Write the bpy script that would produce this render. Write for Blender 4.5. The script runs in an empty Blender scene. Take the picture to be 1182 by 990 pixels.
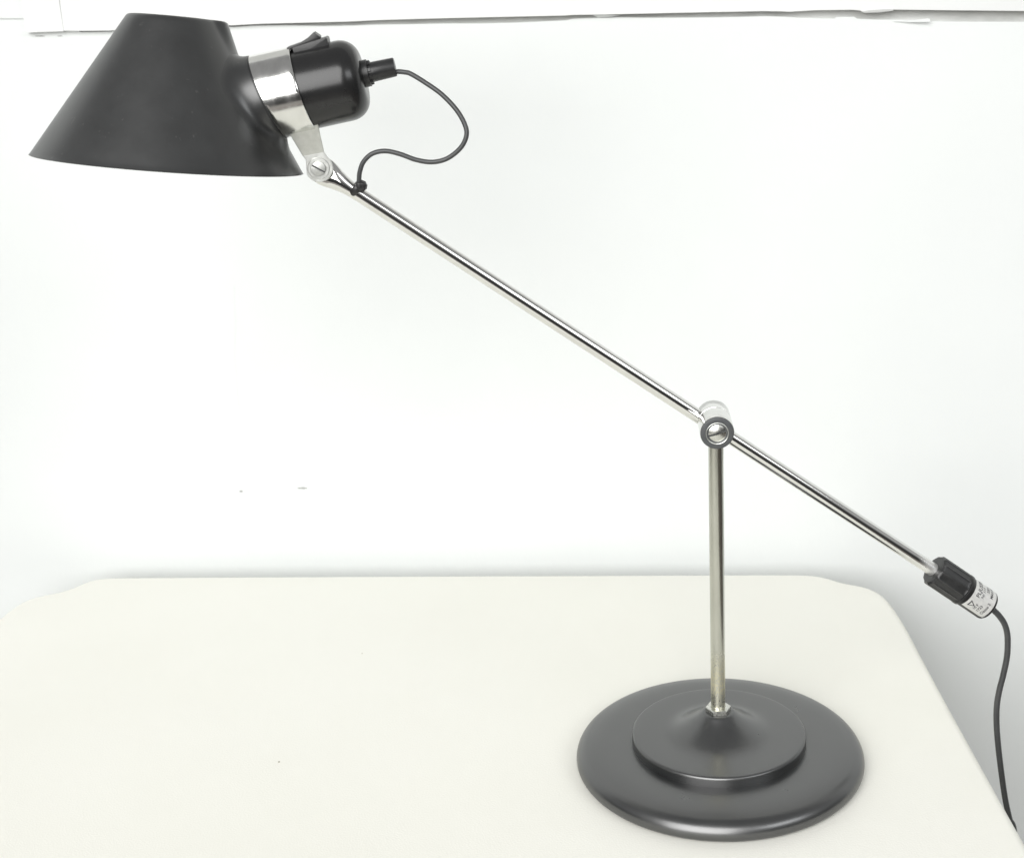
import bpy, bmesh, math, random
from mathutils import Vector, Matrix, noise

random.seed(7)
S = bpy.context.scene
COL = S.collection
PI = math.pi

# ------------------------------------------------------------------ camera
W, H, FPX = 1182.0, 990.0, 1700.0
CAM = Vector((-0.1338, -0.9157, 0.5753))
PITCH, ROLL = math.radians(19.018), math.radians(-3.337)
cp, sp, cr, sr = math.cos(PITCH), math.sin(PITCH), math.cos(ROLL), math.sin(ROLL)
FW = Vector((0, cp, -sp))
R0, U0 = Vector((1, 0, 0)), Vector((0, sp, cp))
RT = cr * R0 + sr * U0
UP = cr * U0 - sr * R0

def ray(x, y):
    return (x - W / 2) / FPX * RT - (y - H / 2) / FPX * UP + FW
def at(x, y, Y=0.0185):
    """point of the vertical plane at depth Y"""
    d = ray(x, y)
    return CAM + d * ((Y - CAM.y) / d.y)
def atz(x, y, Z=0.0):
    """point of the horizontal plane at height Z"""
    d = ray(x, y)
    return CAM + d * ((Z - CAM.z) / d.z)

cam = bpy.data.cameras.new('camera')
camo = bpy.data.objects.new('camera', cam)
COL.objects.link(camo)
m = Matrix((RT, UP, -FW)).transposed().to_4x4()
m.translation = CAM
camo.matrix_world = m
cam.sensor_fit = 'HORIZONTAL'
cam.sensor_width = 36.0
cam.lens = 36.0 * FPX / W
cam.clip_start, cam.clip_end = 0.02, 60
cam.dof.use_dof = True
cam.dof.focus_distance = 0.97
cam.dof.aperture_fstop = 18
S.camera = camo

# --------------------------------------------------------------- materials
def mat(name):
    mt = bpy.data.materials.new(name)
    mt.use_nodes = True
    nt = mt.node_tree
    return mt, nt, nt.nodes['Principled BSDF']
def nd(nt, t, **kw):
    n = nt.nodes.new(t)
    for k, v in kw.items():
        if k in n.inputs.keys():
            n.inputs[k].default_value = v
        else:
            setattr(n, k, v)
    return n
def coords(nt, scale=1.0, stretch=(1, 1, 1)):
    tc = nd(nt, 'ShaderNodeTexCoord')
    mp = nd(nt, 'ShaderNodeMapping')
    mp.inputs['Scale'].default_value = [scale * s for s in stretch]
    nt.links.new(tc.outputs['Object'], mp.inputs['Vector'])
    return mp.outputs['Vector']
def noise_node(nt, scale, detail=4, rough=.55, stretch=(1, 1, 1)):
    n = nd(nt, 'ShaderNodeTexNoise')
    n.inputs['Scale'].default_value = scale
    n.inputs['Detail'].default_value = detail
    n.inputs['Roughness'].default_value = rough
    nt.links.new(coords(nt, 1, stretch), n.inputs['Vector'])
    return n.outputs['Fac']
def ramp(nt, fac, stops):
    r = nd(nt, 'ShaderNodeValToRGB')
    el = r.color_ramp.elements
    while len(el) < len(stops):
        el.new(.5)
    for e, (p, c) in zip(el, stops):
        e.position = p
        e.color = c if len(c) == 4 else (*c, 1)
    nt.links.new(fac, r.inputs['Fac'])
    return r.outputs['Color']
def g(v):
    return (v, v, v)
def bump(nt, bs, fac, strength, dist=.001):
    b = nd(nt, 'ShaderNodeBump')
    b.inputs['Strength'].default_value = strength
    b.inputs['Distance'].default_value = dist
    nt.links.new(fac, b.inputs['Height'])
    nt.links.new(b.outputs['Normal'], bs.inputs['Normal'])

def simple(name, c0, c1, nscale, r0, r1, metallic=0., bstr=0., bscale=800, spec=.5, detail=4, stretch=(1, 1, 1)):
    mt, nt, bs = mat(name)
    f = noise_node(nt, nscale, detail, .6, stretch)
    nt.links.new(ramp(nt, f, [(.32, c0), (.68, c1)]), bs.inputs['Base Color'])
    nt.links.new(ramp(nt, f, [(.3, g(r0)), (.7, g(r1))]), bs.inputs['Roughness'])
    bs.inputs['Metallic'].default_value = metallic
    bs.inputs['Specular IOR Level'].default_value = spec
    if bstr:
        bump(nt, bs, noise_node(nt, bscale, 3, .5), bstr, .0004)
    return mt

M = {}
# painted black metal with faint dust specks
def black_paint(name, c, r0, r1, ior, dust=.62):
    mt, nt, bs = mat(name)
    f = noise_node(nt, 45, 6, .6)
    d = noise_node(nt, 260, 2, .5)
    base = ramp(nt, f, [(.3, [v * .88 for v in c]), (.7, [v * 1.12 for v in c])])
    dm = ramp(nt, d, [(dust + .13, g(0)), (dust + .18, g(.18))])
    mix = nd(nt, 'ShaderNodeMix', data_type='RGBA')
    nt.links.new(dm, mix.inputs[0])
    nt.links.new(base, mix.inputs[6])
    mix.inputs[7].default_value = (.16, .158, .15, 1)
    nt.links.new(mix.outputs[2], bs.inputs['Base Color'])
    nt.links.new(ramp(nt, f, [(.3, g(r0)), (.7, g(r1))]), bs.inputs['Roughness'])
    bs.inputs['IOR'].default_value = ior
    return mt
M['shade'] = black_paint('shade_paint', (.0190, .0198, .0200), .32, .38, 1.8, .57)
M['base'] = black_paint('base_paint', (.0125, .0136, .0138), .27, .33, 2.1, .80)
M['plastic'] = simple('black_plastic', (.012, .012, .0125), (.016, .016, .016), 60, .22, .25, spec=.5)
M['rubber'] = simple('black_rubber', (.016, .0165, .017), (.024, .024, .024), 90, .30, .42, bstr=.1)
M['cord'] = simple('cord_rubber', (.046, .047, .048), (.056, .058, .058), 120, .30, .4)
M['lining'] = simple('white_lining', (.74, .74, .71), (.8, .8, .77), 40, .4, .5)
M['chrome'] = simple('chrome', (.74, .74, .72), (.80, .80, .79), 120, .05, .10, metallic=1)
M['brushed'] = simple('worn_chrome', (.72, .72, .70), (.81, .81, .79), 150, .14, .22, metallic=1, stretch=(1, 1, .15))
M['steel'] = simple('zinc_steel', (.58, .58, .54), (.70, .70, .66), 300, .22, .34, metallic=1)
M['screw'] = simple('dull_zinc', (.50, .51, .49), (.60, .61, .58), 300, .42, .52, metallic=.8)
M['zinc'] = simple('zinc_plating', (.60, .61, .58), (.70, .71, .68), 250, .30, .40, metallic=.9)
M['dark_ring'] = simple('grey_washer', (.055, .058, .06), (.075, .078, .08), 200, .4, .5)

# post: worn chrome with a yellowish corroded patch near its foot
mt, nt, bs = mat('post_chrome')
f = noise_node(nt, 160, 5, .6, (1, 1, .2))
base = ramp(nt, f, [(.3, (.47, .47, .42)), (.7, (.58, .58, .52))])
tc = nd(nt, 'ShaderNodeTexCoord')
sx = nd(nt, 'ShaderNodeSeparateXYZ')
nt.links.new(tc.outputs['Object'], sx.inputs[0])
zr = nd(nt, 'ShaderNodeMapRange')
zr.inputs['From Min'].default_value, zr.inputs['From Max'].default_value = .0, .2
nt.links.new(sx.outputs['Z'], zr.inputs['Value'])
zm = ramp(nt, zr.outputs[0], [(.0, g(.45)), (.05, g(.45)), (.085, g(1)), (.15, g(.8)), (.24, g(0))])
pit = nd(nt, 'ShaderNodeTexVoronoi')
pit.inputs['Scale'].default_value = 900
nt.links.new(coords(nt, 1, (1, 1, .6)), pit.inputs['Vector'])
pm = ramp(nt, pit.outputs['Distance'], [(.25, g(.15)), (.6, g(1))])
mul = nd(nt, 'ShaderNodeMath', operation='MULTIPLY')
nt.links.new(zm, mul.inputs[0]); nt.links.new(pm, mul.inputs[1])
mix = nd(nt, 'ShaderNodeMix', data_type='RGBA')
nt.links.new(mul.outputs[0], mix.inputs[0]); nt.links.new(base, mix.inputs[6])
mix.inputs[7].default_value = (.68, .65, .49, 1)
nt.links.new(mix.outputs[2], bs.inputs['Base Color'])
rr = nd(nt, 'ShaderNodeMath', operation='MULTIPLY_ADD')
nt.links.new(mul.outputs[0], rr.inputs[0]); rr.inputs[1].default_value = .35; rr.inputs[2].default_value = .24
nt.links.new(rr.outputs[0], bs.inputs['Roughness'])
bs.inputs['Metallic'].default_value = 1
bump(nt, bs, mul.outputs[0], .25, .0004)
M['post'] = mt

# arm: bright chrome, pitted for the last centimetre before the end grip
M['arm'] = simple('arm_chrome', (.74, .74, .72), (.80, .80, .78), 90, .04, .09, metallic=1)

# sticker
M['sticker'] = simple('foil_sticker', (.62, .62, .60), (.72, .72, .70), 500, .28, .4, metallic=.35)
M['ink'] = simple('sticker_ink', (.03, .03, .035), (.05, .05, .055), 400, .5, .6)

# wall
mt, nt, bs = mat('white_wall_paint')
f = noise_node(nt, 3.2, 6, .55)
nt.links.new(ramp(nt, f, [(.3, (.700, .722, .713)), (.7, (.732, .752, .743))]), bs.inputs['Base Color'])
bs.inputs['Roughness'].default_value = .5
bs.inputs['Specular IOR Level'].default_value = .3
mx = nd(nt, 'ShaderNodeMath', operation='MULTIPLY_ADD')
nt.links.new(noise_node(nt, 9, 5, .5), mx.inputs[0]); mx.inputs[1].default_value = 4.
nt.links.new(noise_node(nt, 160, 3, .5, (1, 1, .6)), mx.inputs[2])
bump(nt, bs, mx.outputs[0], .10, .0012)
M['wall'] = mt
M['trim'] = simple('white_gloss_paint', (.70, .71, .70), (.74, .75, .74), 5, .35, .45, bstr=.15, bscale=120)
M['bare'] = simple('bare_grey_plaster', (.40, .405, .39), (.56, .565, .55), 22, .8, .9, bstr=.5, bscale=300, stretch=(1, 1, 3))
M['mark'] = simple('grey_mark', (.28, .285, .275), (.4, .4, .39), 300, .8, .9)
M['floor'] = simple('floor_boards', (.07, .06, .05), (.11, .09, .075), 6, .5, .6)

# cloth
mt, nt, bs = mat('cream_cloth')
f = noise_node(nt, 2.6, 5, .55)
nt.links.new(ramp(nt, f, [(.3, (.802, .795, .728)), (.7, (.832, .826, .770))]), bs.inputs['Base Color'])
bs.inputs['Roughness'].default_value = .62
bs.inputs['Specular IOR Level'].default_value = .25
mx = nd(nt, 'ShaderNodeMath', operation='MULTIPLY_ADD')
nt.links.new(noise_node(nt, 7, 3, .5, (1, .6, 1)), mx.inputs[0]); mx.inputs[1].default_value = 6.
nt.links.new(noise_node(nt, 700, 2, .5), mx.inputs[2])
bump(nt, bs, mx.outputs[0], .19, .0009)
M['cloth'] = mt

# ----------------------------------------------------------- mesh builders
def obj(name, bm, m, parent=None, smooth=40):
    bmesh.ops.recalc_face_normals(bm, faces=bm.faces)
    me = bpy.data.meshes.new(name)
    bm.to_mesh(me); bm.free()
    me.materials.append(m)
    if smooth:
        me.polygons.foreach_set('use_smooth', [True] * len(me.polygons))
        me.set_sharp_from_angle(angle=math.radians(smooth))
    o = bpy.data.objects.new(name, me)
    COL.objects.link(o)
    if parent is not None:
        o.parent = parent
        o.matrix_parent_inverse = Matrix.Identity(4)
    return o
def tag(o, label=None, cat=None, kind=None, group=None):
    if label: o['label'] = label
    if cat: o['category'] = cat
    if kind: o['kind'] = kind
    if group: o['group'] = group
    return o
def frame(axis, ref=Vector((0, 1, 0))):
    a = axis.normalized()
    e1 = (ref - a * ref.dot(a)).normalized()
    return e1, a.cross(e1), a
def loft(bm, rings, closed_u=True, cap0=True, cap1=True):
    vs = [[bm.verts.new(p) for p in r] for r in rings]
    n = len(rings[0])
    for a, b in zip(vs, vs[1:]):
        for i in range(n if closed_u else n - 1):
            j = (i + 1) % n
            bm.faces.new((a[i], a[j], b[j], b[i]))
    if cap0: bm.faces.new(vs[0][::-1])
    if cap1: bm.faces.new(vs[-1])
    return vs
def lathe(bm, org, axis, prof, n=96, cap0=True, cap1=True, ref=Vector((0, 1, 0))):
    """prof: (distance along axis, radius)"""
    e1, e2, a = frame(axis, ref)
    rings = []
    for s, r in prof:
        rings.append([org + a * s + (e1 * math.cos(2 * PI * i / n) + e2 * math.sin(2 * PI * i / n)) * r for i in range(n)])
    return loft(bm, rings, True, cap0, cap1)
def arc(cx, cy, r, a0, a1, n=8):
    return [(cx + r * math.cos(math.radians(a0 + (a1 - a0) * k / n)), cy + r * math.sin(math.radians(a0 + (a1 - a0) * k / n))) for k in range(n + 1)]
def catmull(pts, k=10):
    P = [pts[0] * 2 - pts[1]] + list(pts) + [pts[-1] * 2 - pts[-2]]
    out = []
    for i in range(1, len(P) - 2):
        for j in range(k):
            t = j / k
            out.append(.5 * ((2 * P[i]) + (P[i + 1] - P[i - 1]) * t + (2 * P[i - 1] - 5 * P[i] + 4 * P[i + 1] - P[i + 2]) * t * t
                             + (3 * P[i] - P[i - 1] - 3 * P[i + 1] + P[i + 2]) * t ** 3))
    out.append(P[-2].copy())
    return out
def tube(bm, path, rad, n=20):
    t = (path[1] - path[0]).normalized()
    e1, e2, _ = frame(t, Vector((0, 1, .01)))
    rings = []
    for i, p in enumerate(path):
        q = path[min(i + 1, len(path) - 1)] - path[max(i - 1, 0)]
        nt_ = q.normalized()
        rot = t.rotation_difference(nt_)
        e1 = rot @ e1; e2 = rot @ e2; t = nt_
        r = rad(i / (len(path) - 1)) if callable(rad) else rad
        rings.append([p + (e1 * math.cos(2 * PI * k / n) + e2 * math.sin(2 * PI * k / n)) * r for k in range(n)])
    loft(bm, rings)
def prism(bm, poly, dvec):
    """poly: list of 3D points, extruded by dvec"""
    a = [bm.verts.new(p) for p in poly]
    b = [bm.verts.new(p + dvec) for p in poly]
    n = len(poly)
    bm.faces.new(a); bm.faces.new(b[::-1])
    for i in range(n):
        j = (i + 1) % n
        bm.faces.new((a[i], b[i], b[j], a[j]))
def bevel(bm, w, seg=2, ang=30):
    bmesh.ops.recalc_face_normals(bm, faces=bm.faces)
    es = [e for e in bm.edges if len(e.link_faces) == 2 and e.calc_face_angle(0) > math.radians(ang)]
    bmesh.ops.bevel(bm, geom=es, offset=w, segments=seg, affect='EDGES', profile=.6, clamp_overlap=True)

# =================================================================== LAMP
lamp = bpy.data.objects.new('desk_lamp', None)
COL.objects.link(lamp)
lamp.empty_display_size = .05
tag(lamp, 'black desk lamp with conical shade and slanted chrome arm, standing on the cream cloth', 'desk lamp')
Z = Vector((0, 0, 1)); O = Vector((0, 0, 0))

# --- base: thick round-edged disc, a raised plate that sweeps up into a cone
bm = bmesh.new()
prof = [(.0004, .002), (.0004, .0955)]
prof += [(.0055 + .0050 * math.sin(math.radians(a)), .0962 + .0052 * math.cos(math.radians(a))) for a in range(-80, 0, 8)]
prof += [(.0055 + .0100 * math.sin(math.radians(a)), .0896 + .0118 * math.cos(math.radians(a))) for a in range(0, 73, 4)]
prof += [(.01545, .0915), (.01592, .0896), (.01630, .0875), (.01662, .0852), (.01688, .0828), (.01708, .080), (.01724, .0765), (.01738, .072), (.0175, .066), (.0176, .062), (.0176, .02)]
lathe(bm, O, Z, prof, 192)
base = obj('base', bm, M['base'], lamp, 35)
bm = bmesh.new()
prof = [(.0168, .02), (.0168, .0608), (.0172, .0612), (.0185, .0612), (.0226, .0612)]
prof += [(.0226 + .0022 * math.sin(math.radians(a)), .0590 + .0022 * math.cos(math.radians(a))) for a in range(12, 91, 13)]
prof += [(.0250, .055), (.0251, .047), (.0252, .041), (.0254, .0375), (.0259, .0345), (.0268, .0315), (.0282, .0285),
         (.0302, .0250), (.0326, .0212), (.0350, .0176), (.0374, .0144), (.0394, .0121), (.0404, .0111), (.0409, .0103), (.0410, .0093), (.0410, .004)]
lathe(bm, O, Z, prof, 160)
obj('base_plate', bm, M['base'], lamp, 35)

# --- hex nut
bm = bmesh.new()
def hexring(z, r, rot=0):
    return [Vector((r * math.cos(rot + PI / 3 * k), r * math.sin(rot + PI / 3 * k), z)) for k in range(6)]
loft(bm, [hexring(.0410, .0086), hexring(.0412, .0090), hexring(.0440, .0090), hexring(.0445, .0083), hexring(.0445, .0055), hexring(.0434, .0052)], cap1=True)
obj('nut', bm, M['steel'], lamp, 20)

# --- post
jf, jb = at(828.0, 500.0, -.0108), at(823.0, 479.8, .0262)
jax = (jb - jf)
bm = bmesh.new()
top = at(826.2, 512, 0)
lathe(bm, Vector((0, 0, 0)), (top - Vector((0, 0, .043))).normalized(), [(0, .005), (top.z - .043, .005)], 48)
po = obj('post', bm, M['post'], lamp)
po.location = (0, 0, .043)

# --- joint barrel
L = jax.length
bm = bmesh.new()
rj = .0112
lathe(bm, jf, jax, [(.0012, .0066), (.0012, rj - .0008), (.0008, rj - .0002), (.0013, rj), (.55 * L, rj), (.553 * L, rj - .0004), (.556 * L, rj - .0012)], 96, cap1=True)
jo = obj('joint_barrel', bm, M['brushed'], lamp)
bm = bmesh.new()
lathe(bm, jf, jax, [(.56 * L, rj - .0012), (.563 * L, rj - .0004), (.568 * L, rj), (L - .0008, rj), (L - .0002, rj - .0003), (L, rj - .001), (L, .002)], 96)
obj('joint_swivel', bm, M['brushed'], lamp)
bm = bmesh.new()
lathe(bm, jf - jax.normalized() * .0004, jax, [(.0004, .0058), (0, .0069), (0, rj - .0009), (.0002, rj - .0005), (.0009, rj - .0004), (.0016, rj - .0004)], 96, cap0=False, cap1=False)
obj('washer', bm, M['dark_ring'], jo)
bm = bmesh.new()
lathe(bm, jf - jax.normalized() * .0010, jax, [(.0006, .0076), (.0001, .0074), (0, .0072), (.0001, .0070), (.0008, .0067), (.0022, .0064)], 64, cap0=False, cap1=False)
obj('screw_seat', bm, M['zinc'], jo)
# slotted domed screw
def slot_screw(name, org, axis, r, dome, parent, ang, m, slotw=.14, depth=.0016):
    bm = bmesh.new()
    e1, e2, a = frame(axis)
    d1 = Vector((math.cos(ang), 0, math.sin(ang)))          # direction of the slot
    d1 = (d1 - a * d1.dot(a)).normalized(); d2 = a.cross(d1)
    w = slotw * r
    def P(x, y, extra=0.):
        return org + d1 * x + d2 * y + a * (dome * (x * x + y * y) / (r * r) + extra)
    nx, ny = 48, 12
    xm = math.sqrt(r * r - w * w)
    for sg in (1, -1):
        grid = []
        for i in range(nx + 1):
            x = -xm * math.cos(PI * i / nx)
            yo = math.sqrt(max(w * w, r * r - x * x))
            col = [P(x, sg * w, depth), P(x, sg * w)]
            col += [P(x, sg * (w + (yo - w) * j / ny)) for j in range(1, ny + 1)]
            col.append(org + d1 * x + d2 * (sg * yo) + a * (dome + .0014))
            grid.append([bm.verts.new(p) for p in col])
        for c0, c1 in zip(grid, grid[1:]):
            for j in range(len(c0) - 1):
                bm.faces.new((c0[j], c1[j], c1[j + 1], c0[j + 1]) if sg > 0 else (c0[j], c0[j + 1], c1[j + 1], c1[j]))
    fl_ = [bm.verts.new(org + d1 * x + d2 * y + a * (dome * .4 + depth)) for x, y in ((-xm, -w), (xm, -w), (xm, w), (-xm, w))]
    bm.faces.new(fl_).material_index = 1
    bmesh.ops.remove_doubles(bm, verts=bm.verts, dist=1e-7)
    o = obj(name, bm, m, parent, 25)
    o.data.materials.append(M['dark_ring'])        # slot floor coloured dark, standing in for shade in the slot
    return o
slot_screw('screw', jf - jax.normalized() * .0012, jax, .0062, .0014, jo, math.radians(17), M['steel'], .11)

# --- arm: one tube flattened into a tongue at the shade end
PV, TE = at(368.5, 194.5), at(1077, 657.2)
ad = (TE - PV).normalized()
AL = (TE - PV).length
aperp = Vector((-ad.z, 0, ad.x)) * -1
if aperp.z < 0: aperp = -aperp
dep = Vector((0, 1, 0))
ra = .00465
stations = [(-.0068, .0012, .0018), (-.0064, .0036, .0024), (-.0055, .0058, .0026), (-.004, .0074, .0026), (0, .0088, .0028), (.005, .0088, .0034),
            (.009, .0080, .0044), (.013, .0068, .0048), (.017, .0059, .0048), (.021, .0052, .0048), (.025, .00485, .0047), (.030, ra, ra)]
stations += [(s, ra, ra) for s in (.06, .12, .2, .3, .4, AL - .012)]
stations += [(AL + .03, ra, ra)]
bm = bmesh.new()
n = 56
loft(bm, [[PV + ad * s + aperp * (w * math.cos(2 * PI * i / n)) + dep * (d * math.sin(2 * PI * i / n)) for i in range(n)] for s, w, d in stations])
arm = obj('arm', bm, M['arm'], lamp)
# pitted sleeve of corroded chrome just before the grip: shallow bumps in the tube's surface
mt = M['arm']; nt = mt.node_tree; bs = nt.nodes['Principled BSDF']
tc = nd(nt, 'ShaderNodeTexCoord'); sx = nd(nt, 'ShaderNodeSeparateXYZ')
nt.links.new(tc.outputs['Object'], sx.inputs[0])
mr = nd(nt, 'ShaderNodeMapRange')
mr.inputs['From Min'].default_value, mr.inputs['From Max'].default_value = TE.x - .012, TE.x - .005
nt.links.new(sx.outputs['X'], mr.inputs['Value'])
ns = noise_node(nt, 900, 3, .6)
mu = nd(nt, 'ShaderNodeMath', operation='MULTIPLY')
nt.links.new(mr.outputs[0], mu.inputs[0]); nt.links.new(ns, mu.inputs[1])
for sock_, lo_, hi_ in (('Metallic', 1., .75), ('Roughness', .065, .30)):
    q_ = nd(nt, 'ShaderNodeMapRange')
    q_.inputs['To Min'].default_value, q_.inputs['To Max'].default_value = lo_, hi_
    nt.links.new(mr.outputs[0], q_.inputs['Value'])
    nt.links.new(q_.outputs[0], bs.inputs[sock_])
bump(nt, bs, mu.outputs[0], .10, .0012)

# --- cable tie
tp = at(411.5, 217.5)
bm = bmesh.new()
tdir = (ad + aperp * -.18).normalized()
e1, e2, a = frame(tdir)
def tie_r(ang):
    return .0011 + .0003 * math.sin(3 * ang)
rings = []
N = 48
for i in range(N):
    th = 2 * PI * i / N
    c = e1 * math.cos(th) + e2 * math.sin(th)
    ce = tp + c * (ra + .0007)
    rt = tie_r(th)
    rings.append([ce + c * (rt * math.cos(2 * PI * k / 12)) + a * (.0024 * math.sin(2 * PI * k / 12)) for k in range(12)])
rings.append(rings[0])
loft(bm, rings, cap0=False, cap1=False)
bmesh.ops.remove_doubles(bm, verts=bm.verts, dist=1e-6)
# knot
kc = tp + aperp * .0036 + ad * .0012 + Vector((0, -.0036, 0))
tmp = bmesh.new()
bmesh.ops.create_icosphere(tmp, subdivisions=4, radius=1)
base_n = len(bm.verts)
vm = {}
for v in tmp.verts:
    k = 1 + .16 * noise.noise(v.co * 2.3 + Vector((3, 1, 7)))
    q = v.co * k
    vm[v] = bm.verts.new(kc + ad * q.x * .0041 + dep * q.y * .0036 + aperp * (q.z * .0038))
for f in tmp.faces:
    bm.faces.new([vm[v] for v in f.verts])
tmp.free()
obj('cable_tie', bm, M['rubber'], lamp, 60)

# --- socket axis (in the plane of the arm)
SO = at(309, 112.5)
ud = (at(409, 90.3) - at(309, 112.5)).normalized()
vd = Vector((-ud.z, 0, ud.x))
wd = Vector((0, -1, 0))                       # towards the viewer
def sock(s, v, w):
    return SO + ud * s + vd * v + wd * w

# --- shade: a tilted cone with a closed top, and a shallow boss swept out to the socket
SC = Vector((-.33962, .0185, .44244))
tx, ty = .13954, .10875
ax = Vector((math.sin(tx) * math.cos(ty), math.sin(ty), math.cos(tx) * math.cos(ty)))
e1 = Vector((math.cos(tx), 0, -math.sin(tx))); e2 = ax.cross(e1)
RB, RTOP, HH = .08387, .02751, .08941
def cone_r(h): return RB + (RTOP - RB) * h / HH
def cone_pt(h, th, off=0.0):
    return SC + ax * h + (e1 * math.cos(th) + e2 * math.sin(th)) * (cone_r(h) + off)
bm = bmesh.new()
n = 320
def ridge(h, th):
    a = (th + PI) % (2 * PI) - PI
    return .0050 * max(0., min(1., (h - (HH - .0215)) / .0200)) * math.exp(-(a / .27) ** 4)
th_ = .0011
prof = []                                         # (h, r) from inner rim to outer rim to top to inner top
prof_in = [(HH - .0022, .002), (HH - .0022, RTOP - .0016)] + [(h, cone_r(h) - th_) for h in (.08, .06, .04, .02, .004, .0003)]
prof_out = [(0, RB - .0004), (.0002, RB + .0001), (.0010, cone_r(.001))] + [(HH * k / 24, cone_r(HH * k / 24)) for k in range(1, 24)]
hk = HH - .0016
prof_out += [(hk, cone_r(hk)), (HH - .0008, RTOP + .0002), (HH - .0002, RTOP - .0009), (HH, RTOP - .0026), (HH + .0004, .012), (HH + .0005, .001)]
rings = [[SC + ax * h + (e1 * math.cos(2 * PI * i / n) + e2 * math.sin(2 * PI * i / n)) * (r + ridge(h, 2 * PI * i / n) * min(1, r / .02)) for i in range(n)] for h, r in prof_out]
loft(bm, rings, cap0=False, cap1=True)
# boss: from the socket end back onto the cone
RN = .0268
def cut_left(v):      # slanted end of the boss / band
    return -.0002 - v * .205
def hit_cone(Q, d):
    best = None
    s = -.03
    prev = None
    while s < .12:
        P = Q + d * s
        rel = P - SC
        h = rel.dot(ax)
        rad = (rel - ax * h).length
        fv = rad - cone_r(h)
        if prev is not None and prev > 0 and fv <= 0:
            lo, hi = s - .0005, s
            for _ in range(30):
                mid = (lo + hi) / 2
                P = Q + d * mid; rel = P - SC; h = rel.dot(ax)
                if (rel - ax * h).length - cone_r(h) > 0: lo = mid
                else: hi = mid
            P = Q + d * hi; rel = P - SC
            return P, rel.dot(ax)
        prev = fv
        s += .0005
    return None, None
n2, kk = 144, 20
rows = [[] for _ in range(kk + 5)]
for i in range(n2):
    ph = 2 * PI * i / n2
    dirv = math.cos(ph); dirw = math.sin(ph)
    s0 = cut_left(RN * dirv)
    E = sock(s0, RN * dirv, RN * dirw)
    Ein = sock(s0 - .0008, (RN - .0012) * dirv, (RN - .0012) * dirw)
    delta = .0115 + .003 * max(0., dirv) ** 2
    while True:
        rf = RN + delta
        P, h = hit_cone(sock(.03, rf * dirv, rf * dirw), -ud)
        if P is not None and .004 < h < HH - .0017:
            break
        delta -= .0005
        if delta < .0004:
            break
    if P is None:
        P = E - ud * .004
    rel = P - SC; hh = rel.dot(ax)
    nrm = (rel - ax * hh).normalized() + ax * ((RB - RTOP) / HH); nrm.normalize()
    radial = vd * dirv + wd * dirw
    tang = (radial - nrm * radial.dot(nrm)).normalized()
    k_ = max(0., min(1., (math.radians(24) - math.acos(max(-1, min(1, dirv)))) / math.radians(15))); k_ = k_ * k_ * (3 - 2 * k_)
    Pc = P - nrm * .0006
    k_ = 0.
    P = P - nrm * .00004
    d = (P - E).length
    c1 = E - ud * min(.55 * d, max(.0004, (E - P).dot(ud) * .9))
    c2 = P - (tang - nrm * .25 * k_).normalized() * d * (.42 + .06 * k_)
    rows[0].append(Ein); rows[1].append(E - radial * .0002 + ud * .0001)
    for k in range(kk + 1):
        t = k / kk
        rows[2 + k].append(E * (1 - t) ** 3 + c1 * 3 * t * (1 - t) ** 2 + c2 * 3 * t * t * (1 - t) + P * t ** 3)
    rows[kk + 3].append(P + tang * .0005 * k_ - nrm * (.0005 * k_ + .00002))
    rows[kk + 4].append(Pc + tang * .0007 * k_)
loft(bm, rows, cap0=False, cap1=False)
shade = obj('lamp_shade', bm, M['shade'], lamp, 50)
bm = bmesh.new()
rings = [[SC + ax * h + (e1 * math.cos(2 * PI * i / n) + e2 * math.sin(2 * PI * i / n)) * r for i in range(n)] for h, r in prof_in]
loft(bm, rings, cap0=True, cap1=False)
obj('shade_lining', bm, M['lining'], shade, 40)

# --- black socket housing with rounded end
bm = bmesh.new()
RH = .0246
EN = .0615
prof = [(-.012, .018), (-.012, .0258), (-.001, .0258), (.004, RH)]
prof = [(-.010, .020), (-.010, RH), (.0, RH)]
prof += [(EN - .0125 + .0125 * math.sin(math.radians(a)), RH - .0115 + .0115 * math.cos(math.radians(a))) for a in range(0, 91, 9)]
prof += [(EN + .0002, .004)]
lathe(bm, SO - vd * .0004, ud, prof, 128)
house = obj('socket_housing', bm, M['plastic'], lamp)
# collar showing under the band, between shade and band
bm = bmesh.new()
n = 96
def ring_uvw(sf, r):
    return [sock(sf(r * math.cos(2 * PI * i / n)), r * math.cos(2 * PI * i / n), r * math.sin(2 * PI * i / n)) for i in range(n)]
loft(bm, [ring_uvw(lambda v: cut_left(v) - .006, .0225), ring_uvw(lambda v: cut_left(v) - .006, .0266), ring_uvw(lambda v: cut_left(v) + .0012, .0266), ring_uvw(lambda v: cut_left(v) + .0012, .024)], cap0=False, cap1=False)
obj('collar', bm, M['rubber'], house)
# switch: bezel and tilted rocker on top
sv = RH + .0002
bm = bmesh.new()
def boxs(s0, s1, v0, v1, w0, w1, bv=.0006):
    prism(bm, [sock(s0, v0, w0), sock(s1, v0, w0), sock(s1, v1, w0), sock(s0, v1, w0)], wd * (w1 - w0))
prism(bm, [sock(.0235, sv - .006, -.0075), sock(.0455, sv - .006, -.0075), sock(.0455, sv + .0022, -.0075), sock(.0448, sv + .0030, -.0075), sock(.0235, sv + .0012, -.0075)], wd * .015)
bevel(bm, .0004)
sw = obj('switch', bm, M['rubber'], house, 30)
bm = bmesh.new()
prism(bm, [sock(.0195, sv + .0002, -.0055), sock(.0405, sv + .0008, -.0055), sock(.0412, sv + .0040, -.0055), sock(.0382, sv + .0073, -.0055), sock(.0340, sv + .0049, -.0055), sock(.0285, sv + .0030, -.0055), sock(.0200, sv + .0020, -.0055)], wd * .011)
bevel(bm, .0004)
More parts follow.
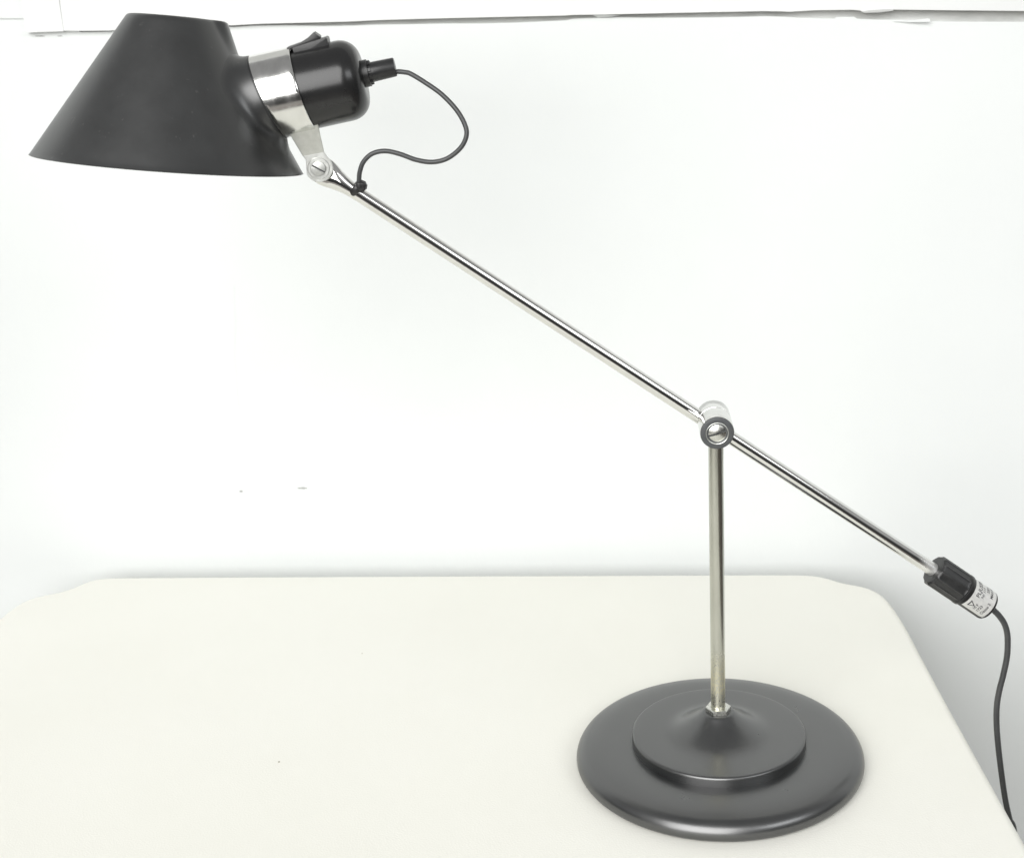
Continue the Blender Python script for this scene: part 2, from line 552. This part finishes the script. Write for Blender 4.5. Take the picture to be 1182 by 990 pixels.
obj('rocker', bm, M['rubber'], sw, 30)
# cable gland
bm = bmesh.new()
prof = [(EN - .001, .0083), (EN + .0034, .0083), (EN + .0036, .0079), (EN + .0036, .0062), (EN + .0050, .0061), (EN + .0195, .0058), (EN + .0201, .0054), (EN + .0201, .002)]
lathe(bm, sock(0, .0012, 0), ud, prof, 64)
for k in range(10):   # notches of the flange seen as small lugs
    a = 2 * PI * k / 10
    c = sock(EN + .0042, .0012 + .0066 * math.cos(a), .0066 * math.sin(a))
    rad = vd * math.cos(a) + wd * math.sin(a); tg = ud.cross(rad)
    prism(bm, [c - tg * .0009 - rad * .0006 - ud * .001, c + tg * .0009 - rad * .0006 - ud * .001, c + tg * .0009 + rad * .0008 - ud * .001, c - tg * .0009 + rad * .0008 - ud * .001], ud * .002)
obj('cable_gland', bm, M['rubber'], house, 35)

# --- chrome band with slanted ends
bm = bmesh.new()
RBD = .0266
n = 128
sR = lambda v: .0237 - v * .081
n_ax = 10
rows = []
def bring(sf, r): return [sock(sf(r * math.cos(2 * PI * i / n)), r * math.cos(2 * PI * i / n), r * math.sin(2 * PI * i / n)) for i in range(n)]
rows.append(bring(lambda v: cut_left(v) + .0010, RBD - .0015))
rows.append(bring(lambda v: cut_left(v) + .0010, RBD - .0003))
rows.append(bring(lambda v: cut_left(v) + .0013, RBD))
for k in range(1, n_ax):
    t = k / n_ax
    rows.append(bring(lambda v, t=t: (cut_left(v) + .0013) * (1 - t) + sR(v) * t, RBD))
rows.append(bring(lambda v: sR(v) - .0003, RBD))
rows.append(bring(sR, RBD - .0003))
rows.append(bring(sR, RBD - .0015))
loft(bm, rows, cap0=False, cap1=False)
band = obj('clamp_band', bm, M['brushed'], lamp, 45)

# --- strap: two flat plates that come down from the band and pinch the arm's tongue
def plate(name, y_top, y_mid, y_low, thick, m, parent, dxy=(0, 0)):
    bm = bmesh.new()
    dx, dy = dxy
    A = [at(329.5 + dx, 147 + dy, y_top), at(366.0 + dx, 139 + dy, y_top)]
    B = [at(349.5 + dx, 180.5 + dy, y_mid), at(374.0 + dx, 175.5 + dy, y_mid)]
    c = at(368.2 + dx, 194.2 + dy, y_low)
    Cc = []
    r = .0088
    for k in range(19):
        a = math.radians(205 + 188 * k / 18)
        Cc.append(c + Vector((r * math.cos(a), 0, r * math.sin(a))))
    D = [at(353.0 + dx, 184.5 + dy, y_low), at(377.6 + dx, 181 + dy, y_low)]
    back = Vector((0, thick, 0))
    va = [bm.verts.new(p) for p in A]; vb = [bm.verts.new(p) for p in B]
    vd_ = [bm.verts.new(p) for p in D]; vc = [bm.verts.new(p) for p in Cc]
    bm.faces.new((va[0], va[1], vb[1], vb[0]))
    bm.faces.new((vb[0], vb[1], vd_[1], vd_[0]))
    bm.faces.new([vd_[0], vd_[1]] + vc[::-1])
    geo = bmesh.ops.extrude_face_region(bm, geom=list(bm.faces))
    bmesh.ops.translate(bm, verts=[v for v in geo['geom'] if isinstance(v, bmesh.types.BMVert)], vec=back)
    bevel(bm, .0003, 2, 50)
    return obj(name, bm, m, parent, 15)
s1 = plate('strap', .0050, .0112, .0112, .0014, M['zinc'], band)
s2 = plate('strap', .0300, .0250, .0252, .0014, M['zinc'], band)
pc = at(367.8, 194.4, .0112)
bm = bmesh.new()
lathe(bm, pc - Vector((0, .0006, 0)), Vector((0, 1, 0)), [(0, .0050), (0, .0066), (.0003, .0069), (.0008, .0069)], 48, cap0=False, cap1=False, ref=Vector((1, 0, 0)))
obj('washer', bm, M['zinc'], band, 30)
bm = bmesh.new()
sc = slot_screw('screw', pc - Vector((0, .0021, 0)), Vector((0, 1, .001)), .0044, .0005, band, math.radians(-32), M['screw'], .12, .0007)

# --- upper cord loop
pts = [(454, 84.0), (459.4, 83), (467, 83.6), (474.3, 85.6), (491.2, 95.8), (510.3, 109.5), (527.3, 127.6), (536.8, 144.6), (538.3, 157.3), (531.5, 171), (516.7, 182.8), (499.7, 187.2),
       (480.6, 184.7), (461.5, 177.9), (444.6, 174.5), (429.7, 177.6), (419.6, 187), (415.3, 198.7), (414.3, 209), (413.0, 217)]
ys = [.0185, .0185, .0183, .018, .016, .013, .010, .008, .007, .007, .008, .009, .010, .011, .012, .0125, .013, .0132, .0137, .0150]
bm = bmesh.new()
tube(bm, catmull([at(x, y, Y) for (x, y), Y in zip(pts, ys)], 10), .00152, 20)
obj('lamp_cord', bm, M['cord'], lamp)

# --- end grip on the arm's lower end, with foil sticker
GP = at(1077.5, 657)
gd = (at(1151, 706.5) - GP).normalized()
gperp = Vector((-gd.z, 0, gd.x))
bm = bmesh.new()
n = 160
def grip_ring(s, r, lobes, rot=.25):
    ring = []
    for i in range(n):
        a = 2 * PI * i / n
        k = (a + rot) / (2 * PI) * 13
        fr = k - math.floor(k)
        flute = lobes * (1 - (2 * fr - 1) ** 4)      # slightly flat facets between soft ridges
        rr = r - flute
        ring.append(GP + gd * s + gperp * (rr * math.cos(a)) + wd * (rr * math.sin(a)))
    return ring
rg = .0117
rings = [grip_ring(.0002, .0038, 0), grip_ring(.0001, .0056, 0), grip_ring(0, .0090, 0), grip_ring(.0002, .0104, .0003), grip_ring(.0012, rg - .0002, .0007), grip_ring(.0022, rg, .0008),
         grip_ring(.0225, rg, .0008), grip_ring(.0240, rg - .0001, .0005), grip_ring(.0246, rg - .0001, .0002), grip_ring(.0250, rg - .0006, 0), grip_ring(.0256, rg - .0006, 0), grip_ring(.0260, rg - .0001, 0),
         grip_ring(.0278, rg - .0001, 0), grip_ring(.0284, rg - .0006, 0), grip_ring(.0290, .0108, 0)]
RG2 = .0108
rings += [grip_ring(s, RG2, 0) for s in (.034, .040, .046, .0482)]
rings += [grip_ring(.0482 + .0022 * math.sin(math.radians(a)), RG2 - .0022 + .0022 * math.cos(math.radians(a)), 0) for a in (25, 50, 75, 90)]
rings += [grip_ring(.0504, .004, 0)]
loft(bm, rings, cap0=False, cap1=True)
grip = obj('end_grip', bm, M['rubber'], lamp, 40)
# sticker: patch wrapped round the cylinder
def on_grip(s, ang, off):
    r = RG2 + off
    return GP + gd * s + gperp * (r * math.cos(ang)) + wd * (r * math.sin(ang))
# ang = 0 is the top, 90 deg faces the viewer
A0, A1 = math.radians(137), math.radians(-38)
bm = bmesh.new()
nu, nv = 40, 8
grid = [[bm.verts.new(on_grip(.0293 + (.0478 - .0293) * j / nv, A0 + (A1 - A0) * i / nu, .00012)) for j in range(nv + 1)] for i in range(nu + 1)]
for i in range(nu):
    for j in range(nv):
        if (i, j) in ((0, nv - 1),):
            bm.faces.new((grid[i][j], grid[i + 1][j], grid[i + 1][j + 1]))
            continue
        bm.faces.new((grid[i][j], grid[i + 1][j], grid[i + 1][j + 1], grid[i][j + 1]))
st = obj('rating_label', bm, M['sticker'], grip, 60)
# lettering wrapped on the sticker: reads upward round the cylinder, lines advance towards the cord
def wrap_text(txt, size, s_line, ang0, bold=0):
    cu = bpy.data.curves.new('txt', 'FONT')
    cu.body = txt; cu.size = size; cu.offset = bold
    cu.resolution_u = 3
    to = bpy.data.objects.new('txt', cu)
    COL.objects.link(to)
    dg = bpy.context.evaluated_depsgraph_get()
    me = bpy.data.meshes.new_from_object(to.evaluated_get(dg))
    verts = []
    for v in me.vertices:
        ang = ang0 - v.co.x / RG2
        verts.append(on_grip(s_line - v.co.y, ang, .00022))
    polys = [tuple(p.vertices) for p in me.polygons]
    bpy.data.objects.remove(to); bpy.data.curves.remove(cu); bpy.data.meshes.remove(me)
    return verts, polys
allv, allp = [], []
def addtext(*a):
    v, p = wrap_text(*a)
    o = len(allv)
    allv.extend(v); allp.extend([tuple(i + o for i in q) for q in p])
rd = math.radians
addtext('PLJUSSN', .0043, .0349, rd(74), .00005)
addtext('Nr 117', .0029, .0379, rd(68), .00005)
addtext('220 V', .0029, .0411, rd(36), .00006)
addtext('MAX 60W', .0031, .0446, rd(50), .00007)
addtext('10 F', .0029, .0382, rd(121), .00005)
addtext('1723', .0029, .0413, rd(121), .00005)
addtext('Classe 2', .0030, .0450, rd(122), .00005)
me = bpy.data.meshes.new('lettering')
me.from_pydata([tuple(v) for v in allv], [], allp)
me.materials.append(M['ink'])
lo = bpy.data.objects.new('lettering', me); COL.objects.link(lo); lo.parent = st
# outlined triangle symbol
bm = bmesh.new()
def tri(sc_):
    cs, ca = .0335, rd(107)
    P = [(-.0021, .0024), (.0026, .0), (-.0021, -.0024)]
    P = [(-.0020, .0026), (-.0020, -.0026), (.0028, 0)]
    return [(cs + a * sc_, ca + b * sc_ / RG2) for a, b in P]
o_, i_ = tri(1.0), tri(.58)
def seg(a, b, k=6): return [(a[0] + (b[0] - a[0]) * j / k, a[1] + (b[1] - a[1]) * j / k) for j in range(k)]
ol, il = [], []
for k in range(3):
    ol += seg(o_[k], o_[(k + 1) % 3]); il += seg(i_[k], i_[(k + 1) % 3])
vo = [bm.verts.new(on_grip(s, a, .00023)) for s, a in ol]; vi = [bm.verts.new(on_grip(s, a, .00023)) for s, a in il]
for k in range(len(vo)):
    j = (k + 1) % len(vo)
    bm.faces.new((vo[k], vo[j], vi[j], vi[k]))
obj('triangle_symbol', bm, M['ink'], st)

# --- power cord leaving the grip and dropping past the table edge
pts = [(1147, 704), (1153, 710), (1158.6, 718), (1161.9, 727), (1163.2, 738), (1162.4, 757), (1158.2, 778), (1153.4, 797), (1150.6, 815), (1150.4, 836), (1152.4, 862), (1156.4, 895), (1160.6, 923), (1165.2, 944), (1171, 968)]
pp = [at(x, y) for x, y in pts]
pp += [pp[-1] + Vector((.006, .01, -.09)), pp[-1] + Vector((.02, .03, -.25)), pp[-1] + Vector((.03, .06, -.45)), pp[-1] + Vector((.05, .1, -.62))]
bm = bmesh.new()
tube(bm, catmull(pp, 10), .00215, 20)
obj('power_cord', bm, M['cord'], lamp)

# ============================================================== TABLE CLOTH
def P2(x, y): 
    p = atz(x, y, 0); return Vector((p.x, p.y))
outline_px = [(1210, 1030), (1182, 978), (1132, 888), (1083, 799), (1058, 752), (1043, 723), (1035, 710), (1026, 696), (1015, 683.5), (1001, 676.8), (985, 674.2), (968, 672), (958, 667.5), (945, 663.2),
              (900, 662.6), (700, 663.4), (500, 664.2), (300, 665.2), (160, 666), (118, 666.4), (104, 668.6), (92, 675), (74, 682.5), (45, 687), (30, 691.5), (14, 702), (0, 714), (-25, 742), (-60, 800)]
ol = [P2(*q) for q in outline_px]
# run the sides on to the near edge, behind the camera's lower frame
ol = [Vector((.166, -.62))] + ol + [Vector((-.73, -.62))]
def resample(pts, step):
    out = [pts[0].copy()]; acc = 0.0
    for a, b in zip(pts, pts[1:]):
        d = (b - a).length; u = step - acc
        while u <= d:
            out.append(a.lerp(b, u / d)); u += step
        acc = d - (u - step)
    return out
edge = resample(ol, .004)
for _ in range(10):
    edge = [edge[0]] + [(edge[i - 1] + 2 * edge[i] + edge[i + 1]) / 4 for i in range(1, len(edge) - 1)] + [edge[-1]]
ne = len(edge)
nr = []
for i in range(ne):
    t = (edge[min(i + 1, ne - 1)] - edge[max(i - 1, 0)]).normalized()
    nr.append(Vector((t.y, -t.x)))
for _ in range(4):
    nr = [(nr[max(i - 1, 0)] + nr[i] + nr[min(i + 1, ne - 1)]).normalized() for i in range(ne)]
if nr[0].x < 0: nr = [-q for q in nr]
bm = bmesh.new()
rr = .007
edge = [edge[i] + nr[i] * .0038 for i in range(ne)]
inner = [Vector((*(edge[i] - nr[i] * rr), 0)) for i in range(ne)]
prof = [(rr * math.sin(math.radians(a)), -rr + rr * math.cos(math.radians(a))) for a in range(0, 91, 10)]
prev = [bm.verts.new(p) for p in inner]
bm.faces.new(prev)
bmesh.ops.triangulate(bm, faces=list(bm.faces))
prof = prof[1:]
arcl = [0]
for i in range(1, ne): arcl.append(arcl[-1] + (edge[i] - edge[i - 1]).length)
def skirt_pt(i, off, z):
    dz = max(0, -z - rr)
    fold = .010 * min(1, dz / .25) * (math.sin(arcl[i] * 38) + .6 * math.sin(arcl[i] * 71 + 1.3))
    tuck = -.012 * min(1, dz / .12)
    q = edge[i] + nr[i] * (off - rr + fold + tuck)
    return Vector((q.x, q.y, z))
levels = prof + [(rr, z) for z in (-.02, -.04, -.07, -.11, -.16, -.22, -.29, -.36)]
for off, z in levels:
    row = [bm.verts.new(skirt_pt(i, off, z)) for i in range(ne)]
    for i in range(ne - 1): bm.faces.new((prev[i], row[i], row[i + 1], prev[i + 1]))
    bm.faces.new((prev[-1], row[-1], row[0], prev[0]))
    prev = row
cloth = obj('tablecloth', bm, M['cloth'], None, 70)
tag(cloth, 'cream cloth with soft rounded corners draped over the table under the lamp', 'tablecloth')

M['speck'] = simple('brown_speck', (.26, .23, .17), (.36, .33, .25), 300, .8, .9)
for sx_, sy_, r_ in ((322, 879, .0008), (418, 754, .0004)):
    bm = bmesh.new()
    c = atz(sx_, sy_, 0)
    lathe(bm, Vector((c.x, c.y, .0001)), Z, [(0, r_), (.0002, r_ * .8), (.0003, r_ * .2)], 10, cap0=True, cap1=True)
    obj('crumb', bm, M['speck'], cloth, 40)

# ===================================================================== WALL
YW = .352
KW = .1267                 # the wall runs parallel to the cloth's back edge, a few degrees off the lamp's own plane
def wpt(x, y, Y):
    d = ray(x, y)
    p = CAM + d * ((Y - KW * CAM.x - CAM.y) / (d.y + KW * d.x))
    return Vector((p.x, Y, p.z))
# painted skin, its ragged top edge leaving a strip of bare plaster under the board
top_px = [(-120, 44), (0, 41), (27, 36), (60, 34.5), (84, 34), (90, 36.0), (94, 37.3), (110, 37.0), (128, 36.6), (200, 33.6), (262, 30.9), (270, 31.6), (290, 30.0), (330, 29.4), (372, 30.2), (408, 29.7),
          (430, 28.6), (470, 28.2), (512, 27.4), (560, 27.3), (600, 26.2), (640, 24.3), (654, 23.6), (661, 22.0), (690, 20.8), (716, 20.2), (740, 20.6), (780, 20.6), (830, 20.2), (868, 19.4), (884, 18.9), (905, 19.6), (925, 20.8), (950, 21.5), (963, 21.8), (966, 20.0), (986, 19.7), (990, 22.2), (1010, 22.8),
          (1033, 23.2), (1060, 23.6), (1076, 24.8), (1100, 25.2), (1182, 25.6), (1400, 30)]
bm = bmesh.new()
def wall_slab(bm, toppts, Yf, thick, zbot, x0, x1):
    P = [wpt(x, y, Yf) for x, y in toppts]
    P[0].x = x0; P[-1].x = x1
    poly = [Vector((x0, Yf, zbot))] + P + [Vector((x1, Yf, zbot))]
    prism(bm, poly, Vector((0, thick, 0)))
# split the skin into a fine top strip and a big panel so that the ngon stays clean
P = [wpt(x, y, YW) for x, y in top_px]
P[0].x = -2.2; P[-1].x = 2.0
vt = [bm.verts.new(p) for p in P]
vt2 = [bm.verts.new(p + Vector((0, .0035, 0))) for p in P]
vb = [bm.verts.new((p.x, YW, -.78)) for p in P]
for i in range(len(P) - 1):
    bm.faces.new((vt[i], vt[i + 1], vb[i + 1], vb[i]))
    bm.faces.new((vt[i], vt2[i], vt2[i + 1], vt[i + 1]))
wall = obj('wall', bm, M['wall'], None, 25)
tag(wall, 'white painted wall behind the table with ragged paint edge at its top', kind='structure')
bm = bmesh.new()
prism(bm, [Vector((-2.2, YW + .003, .30)), Vector((2.0, YW + .003, .30)), Vector((2.0, YW + .003, 1.3)), Vector((-2.2, YW + .003, 1.3))], Vector((0, .08, 0)))
obj('bare_plaster', bm, M['bare'], wall, 25)
# wall going on upwards left of the board (a slightly proud upper skin with its seam)
bm = bmesh.new()
q0, q1 = wpt(-140, 22, YW - .001), wpt(29, 21.6, YW - .001)
prism(bm, [Vector((-2.2, YW - .001, q0.z)), q0, q1, Vector((q1.x, YW - .001, 1.3)), Vector((-2.2, YW - .001, 1.3))], Vector((0, .003, 0)))
obj('upper_panel', bm, M['wall'], wall, 25)
bm = bmesh.new()
a, b = wpt(-140, 24, YW), wpt(30, 23.5, YW)
prism(bm, [a + Vector((-1, .0006, .03)), b + Vector((0, .0006, .03)), b + Vector((0, .0006, -.02)), a + Vector((-1, .0006, -.02))], Vector((0, .003, 0)))
obj('filler', bm, M['wall'], wall, 25)
# loose flakes of paint, a nail hole and a scuff
def flake(px_pts, y0, lift, name, m):
    bm = bmesh.new()
    pts = [wpt(x, y, y0 - lift * k) for (x, y), k in px_pts]
    prism(bm, pts, Vector((0, .0007, 0)))
    obj(name, bm, m, wall, 25)
flake([((1031, 24.9), 0), ((1050, 24.0), .3), ((1071, 21.4), 1), ((1073.5, 22.2), 1), ((1074, 25.5), 1), ((1050, 26.0), .3)], YW - .0008, .004, 'paint_flake', M['wall'])
flake([((994, 13.6), 0), ((1003, 12.2), .6), ((1020, 11), 1), ((1031, 11), .6), ((1031, 12.6), .5), ((1015, 14.8), .4), ((998, 15.2), 0)], YW - .0048, .003, 'paint_flake', M['trim'])
flake([((684, 17.6), 0), ((700, 17.2), .5), ((716, 18.4), .2), ((706, 19.6), .4), ((690, 20.4), 0)], YW - .0008, .003, 'paint_flake', M['wall'])
def blob(cx, cy, rx, ry, name):
    bm = bmesh.new()
    vs = [wpt(cx + rx * math.cos(2 * PI * k / 14) * (1 + .25 * math.sin(3.1 * k)), cy + ry * math.sin(2 * PI * k / 14) * (1 + .2 * math.cos(2.3 * k)), YW - .0003) for k in range(14)]
    prism(bm, vs, Vector((0, .0006, 0)))
    obj(name, bm, M['mark'], wall, 0)
blob(278.3, 567, 2.0, 1.1, 'nail_hole')
blob(349, 563.3, 5.6, .9, 'scuff')
blob(46, 41.8, 6, .6, 'scuff'); blob(69, 41.8, 3, .5, 'scuff')

M['hairline'] = simple('old_paint_line', (.68, .70, .69), (.71, .73, .72), 60, .6, .7)
def hairline(px, wid):
    bm = bmesh.new()
    L_ = [wpt(x - wid, y, YW - .0002) for x, y in px]; R_ = [wpt(x + wid, y, YW - .0002) for x, y in px]
    prism(bm, L_ + R_[::-1], Vector((0, .0006, 0)))
    obj('hairline_crack', bm, M['hairline'], wall, 0)
hairline([(270, 330), (272, 372), (271, 410), (274, 452), (279, 500), (280.5, 545), (283, 590), (286.5, 640)], .28)

# white board fixed over the wall (its end block and long piece)
board = bpy.data.objects.new('wall_board', None); COL.objects.link(board)
board.location = wpt(500, 0, YW); board.empty_display_size = .05
tag(board, 'white painted wooden board on the wall above the lamp, chipped along its lower edge', 'wall board')
def board_piece(name, low_px, left_px, thick, z_top, xr=None):
    bm = bmesh.new()
    Yf = YW - thick
    P = [wpt(x, y, Yf) for x, y in low_px]
    if xr: P[-1].x = xr
    xl = wpt(*left_px, Yf).x
    poly = P + [Vector((P[-1].x, Yf, z_top)), Vector((xl, Yf, z_top))]
    poly = [p - board.location for p in poly]
    vt = [bm.verts.new(p) for p in poly]
    vb = [bm.verts.new(p + Vector((0, thick + .0025, 0))) for p in poly]
    bm.faces.new(vt); bm.faces.new(vb[::-1])
    for i in range(len(vt)):
        j = (i + 1) % len(vt)
        bm.faces.new((vt[i], vb[i], vb[j], vt[j]))
    return obj(name, bm, M['trim'], board, 25)
board_piece('end_block', [(29.5, 36.4), (32, 38.0), (50, 37.2), (73.45, 36.4)], (26.5, 0), .0055, .70)
board_piece('long_board', [(73.3, 35.6), (92, 36.0), (126, 35.6), (200, 32.0), (262, 29.6), (270, 29.4), (300, 27.8), (400, 25.3), (440, 23.4), (520, 21.2), (650, 18.3), (662, 17.6), (700, 17.0), (780, 15.2), (880, 13.2), (900, 13.4), (912, 13.9), (940, 12.2), (985, 11.6), (993, 12.6),
                            (998, 14.4), (1010, 14.0), (1022, 12.8), (1032, 11.4), (1100, 12.2), (1182, 13.0), (1500, 14)], (73.3, 0), .005, .70, 1.6)

for o_ in [wall, board] + list(wall.children) + list(board.children):
    if o_.type == 'MESH':
        for v in o_.data.vertices: v.co.y -= KW * v.co.x
        o_.data.update()
board.location.y -= KW * board.location.x

# floor far below, seen only past the table edge from other views
bm = bmesh.new()
prism(bm, [Vector((-3, -3, -.80)), Vector((3, -3, -.80)), Vector((3, .6, -.80)), Vector((-3, .6, -.80))], Vector((0, 0, .02)))
fl = obj('floor', bm, M['floor'], None, 25)
tag(fl, 'brown floor far below the table', kind='structure')

# ================================================================== LIGHTS
def area(name, loc, target, size, power, col, sy=None):
    l = bpy.data.lights.new(name, 'AREA')
    l.shape = 'RECTANGLE' if sy else 'SQUARE'
    l.size = size
    if sy: l.size_y = sy
    l.energy = power; l.color = col
    o = bpy.data.objects.new(name, l); COL.objects.link(o)
    o.location = loc
    o.rotation_euler = (Vector(target) - Vector(loc)).to_track_quat('-Z', 'Y').to_euler()
    return o
area('key_light', (-2.2, -5.2, 3.0), (0, .3, .12), 5.4, 556, (1, .995, .985))
area('fill_light', (1.75, -2.0, 1.75), (-.05, .3, .2), 1.7, 19, (.96, .985, 1), .9)

w = bpy.data.worlds.new('World'); S.world = w
w.use_nodes = True
nt = w.node_tree
bg = nt.nodes['Background']
tc = nd(nt, 'ShaderNodeTexCoord')
sx = nd(nt, 'ShaderNodeSeparateXYZ')
nt.links.new(tc.outputs['Generated'], sx.inputs[0])
c = ramp(nt, sx.outputs['Z'], [(.0, g(.045)), (.14, g(.08)), (.32, g(.46)), (.6, g(.36)), (1.0, g(.30))])
nt.links.new(c, bg.inputs['Color'])
bg.inputs['Strength'].default_value = .95

S.view_settings.view_transform = 'Standard'
S.view_settings.look = 'None'
S.view_settings.exposure = 0
S.view_settings.gamma = 1
S.cycles.use_denoising = True
S.cycles.max_bounces = 8
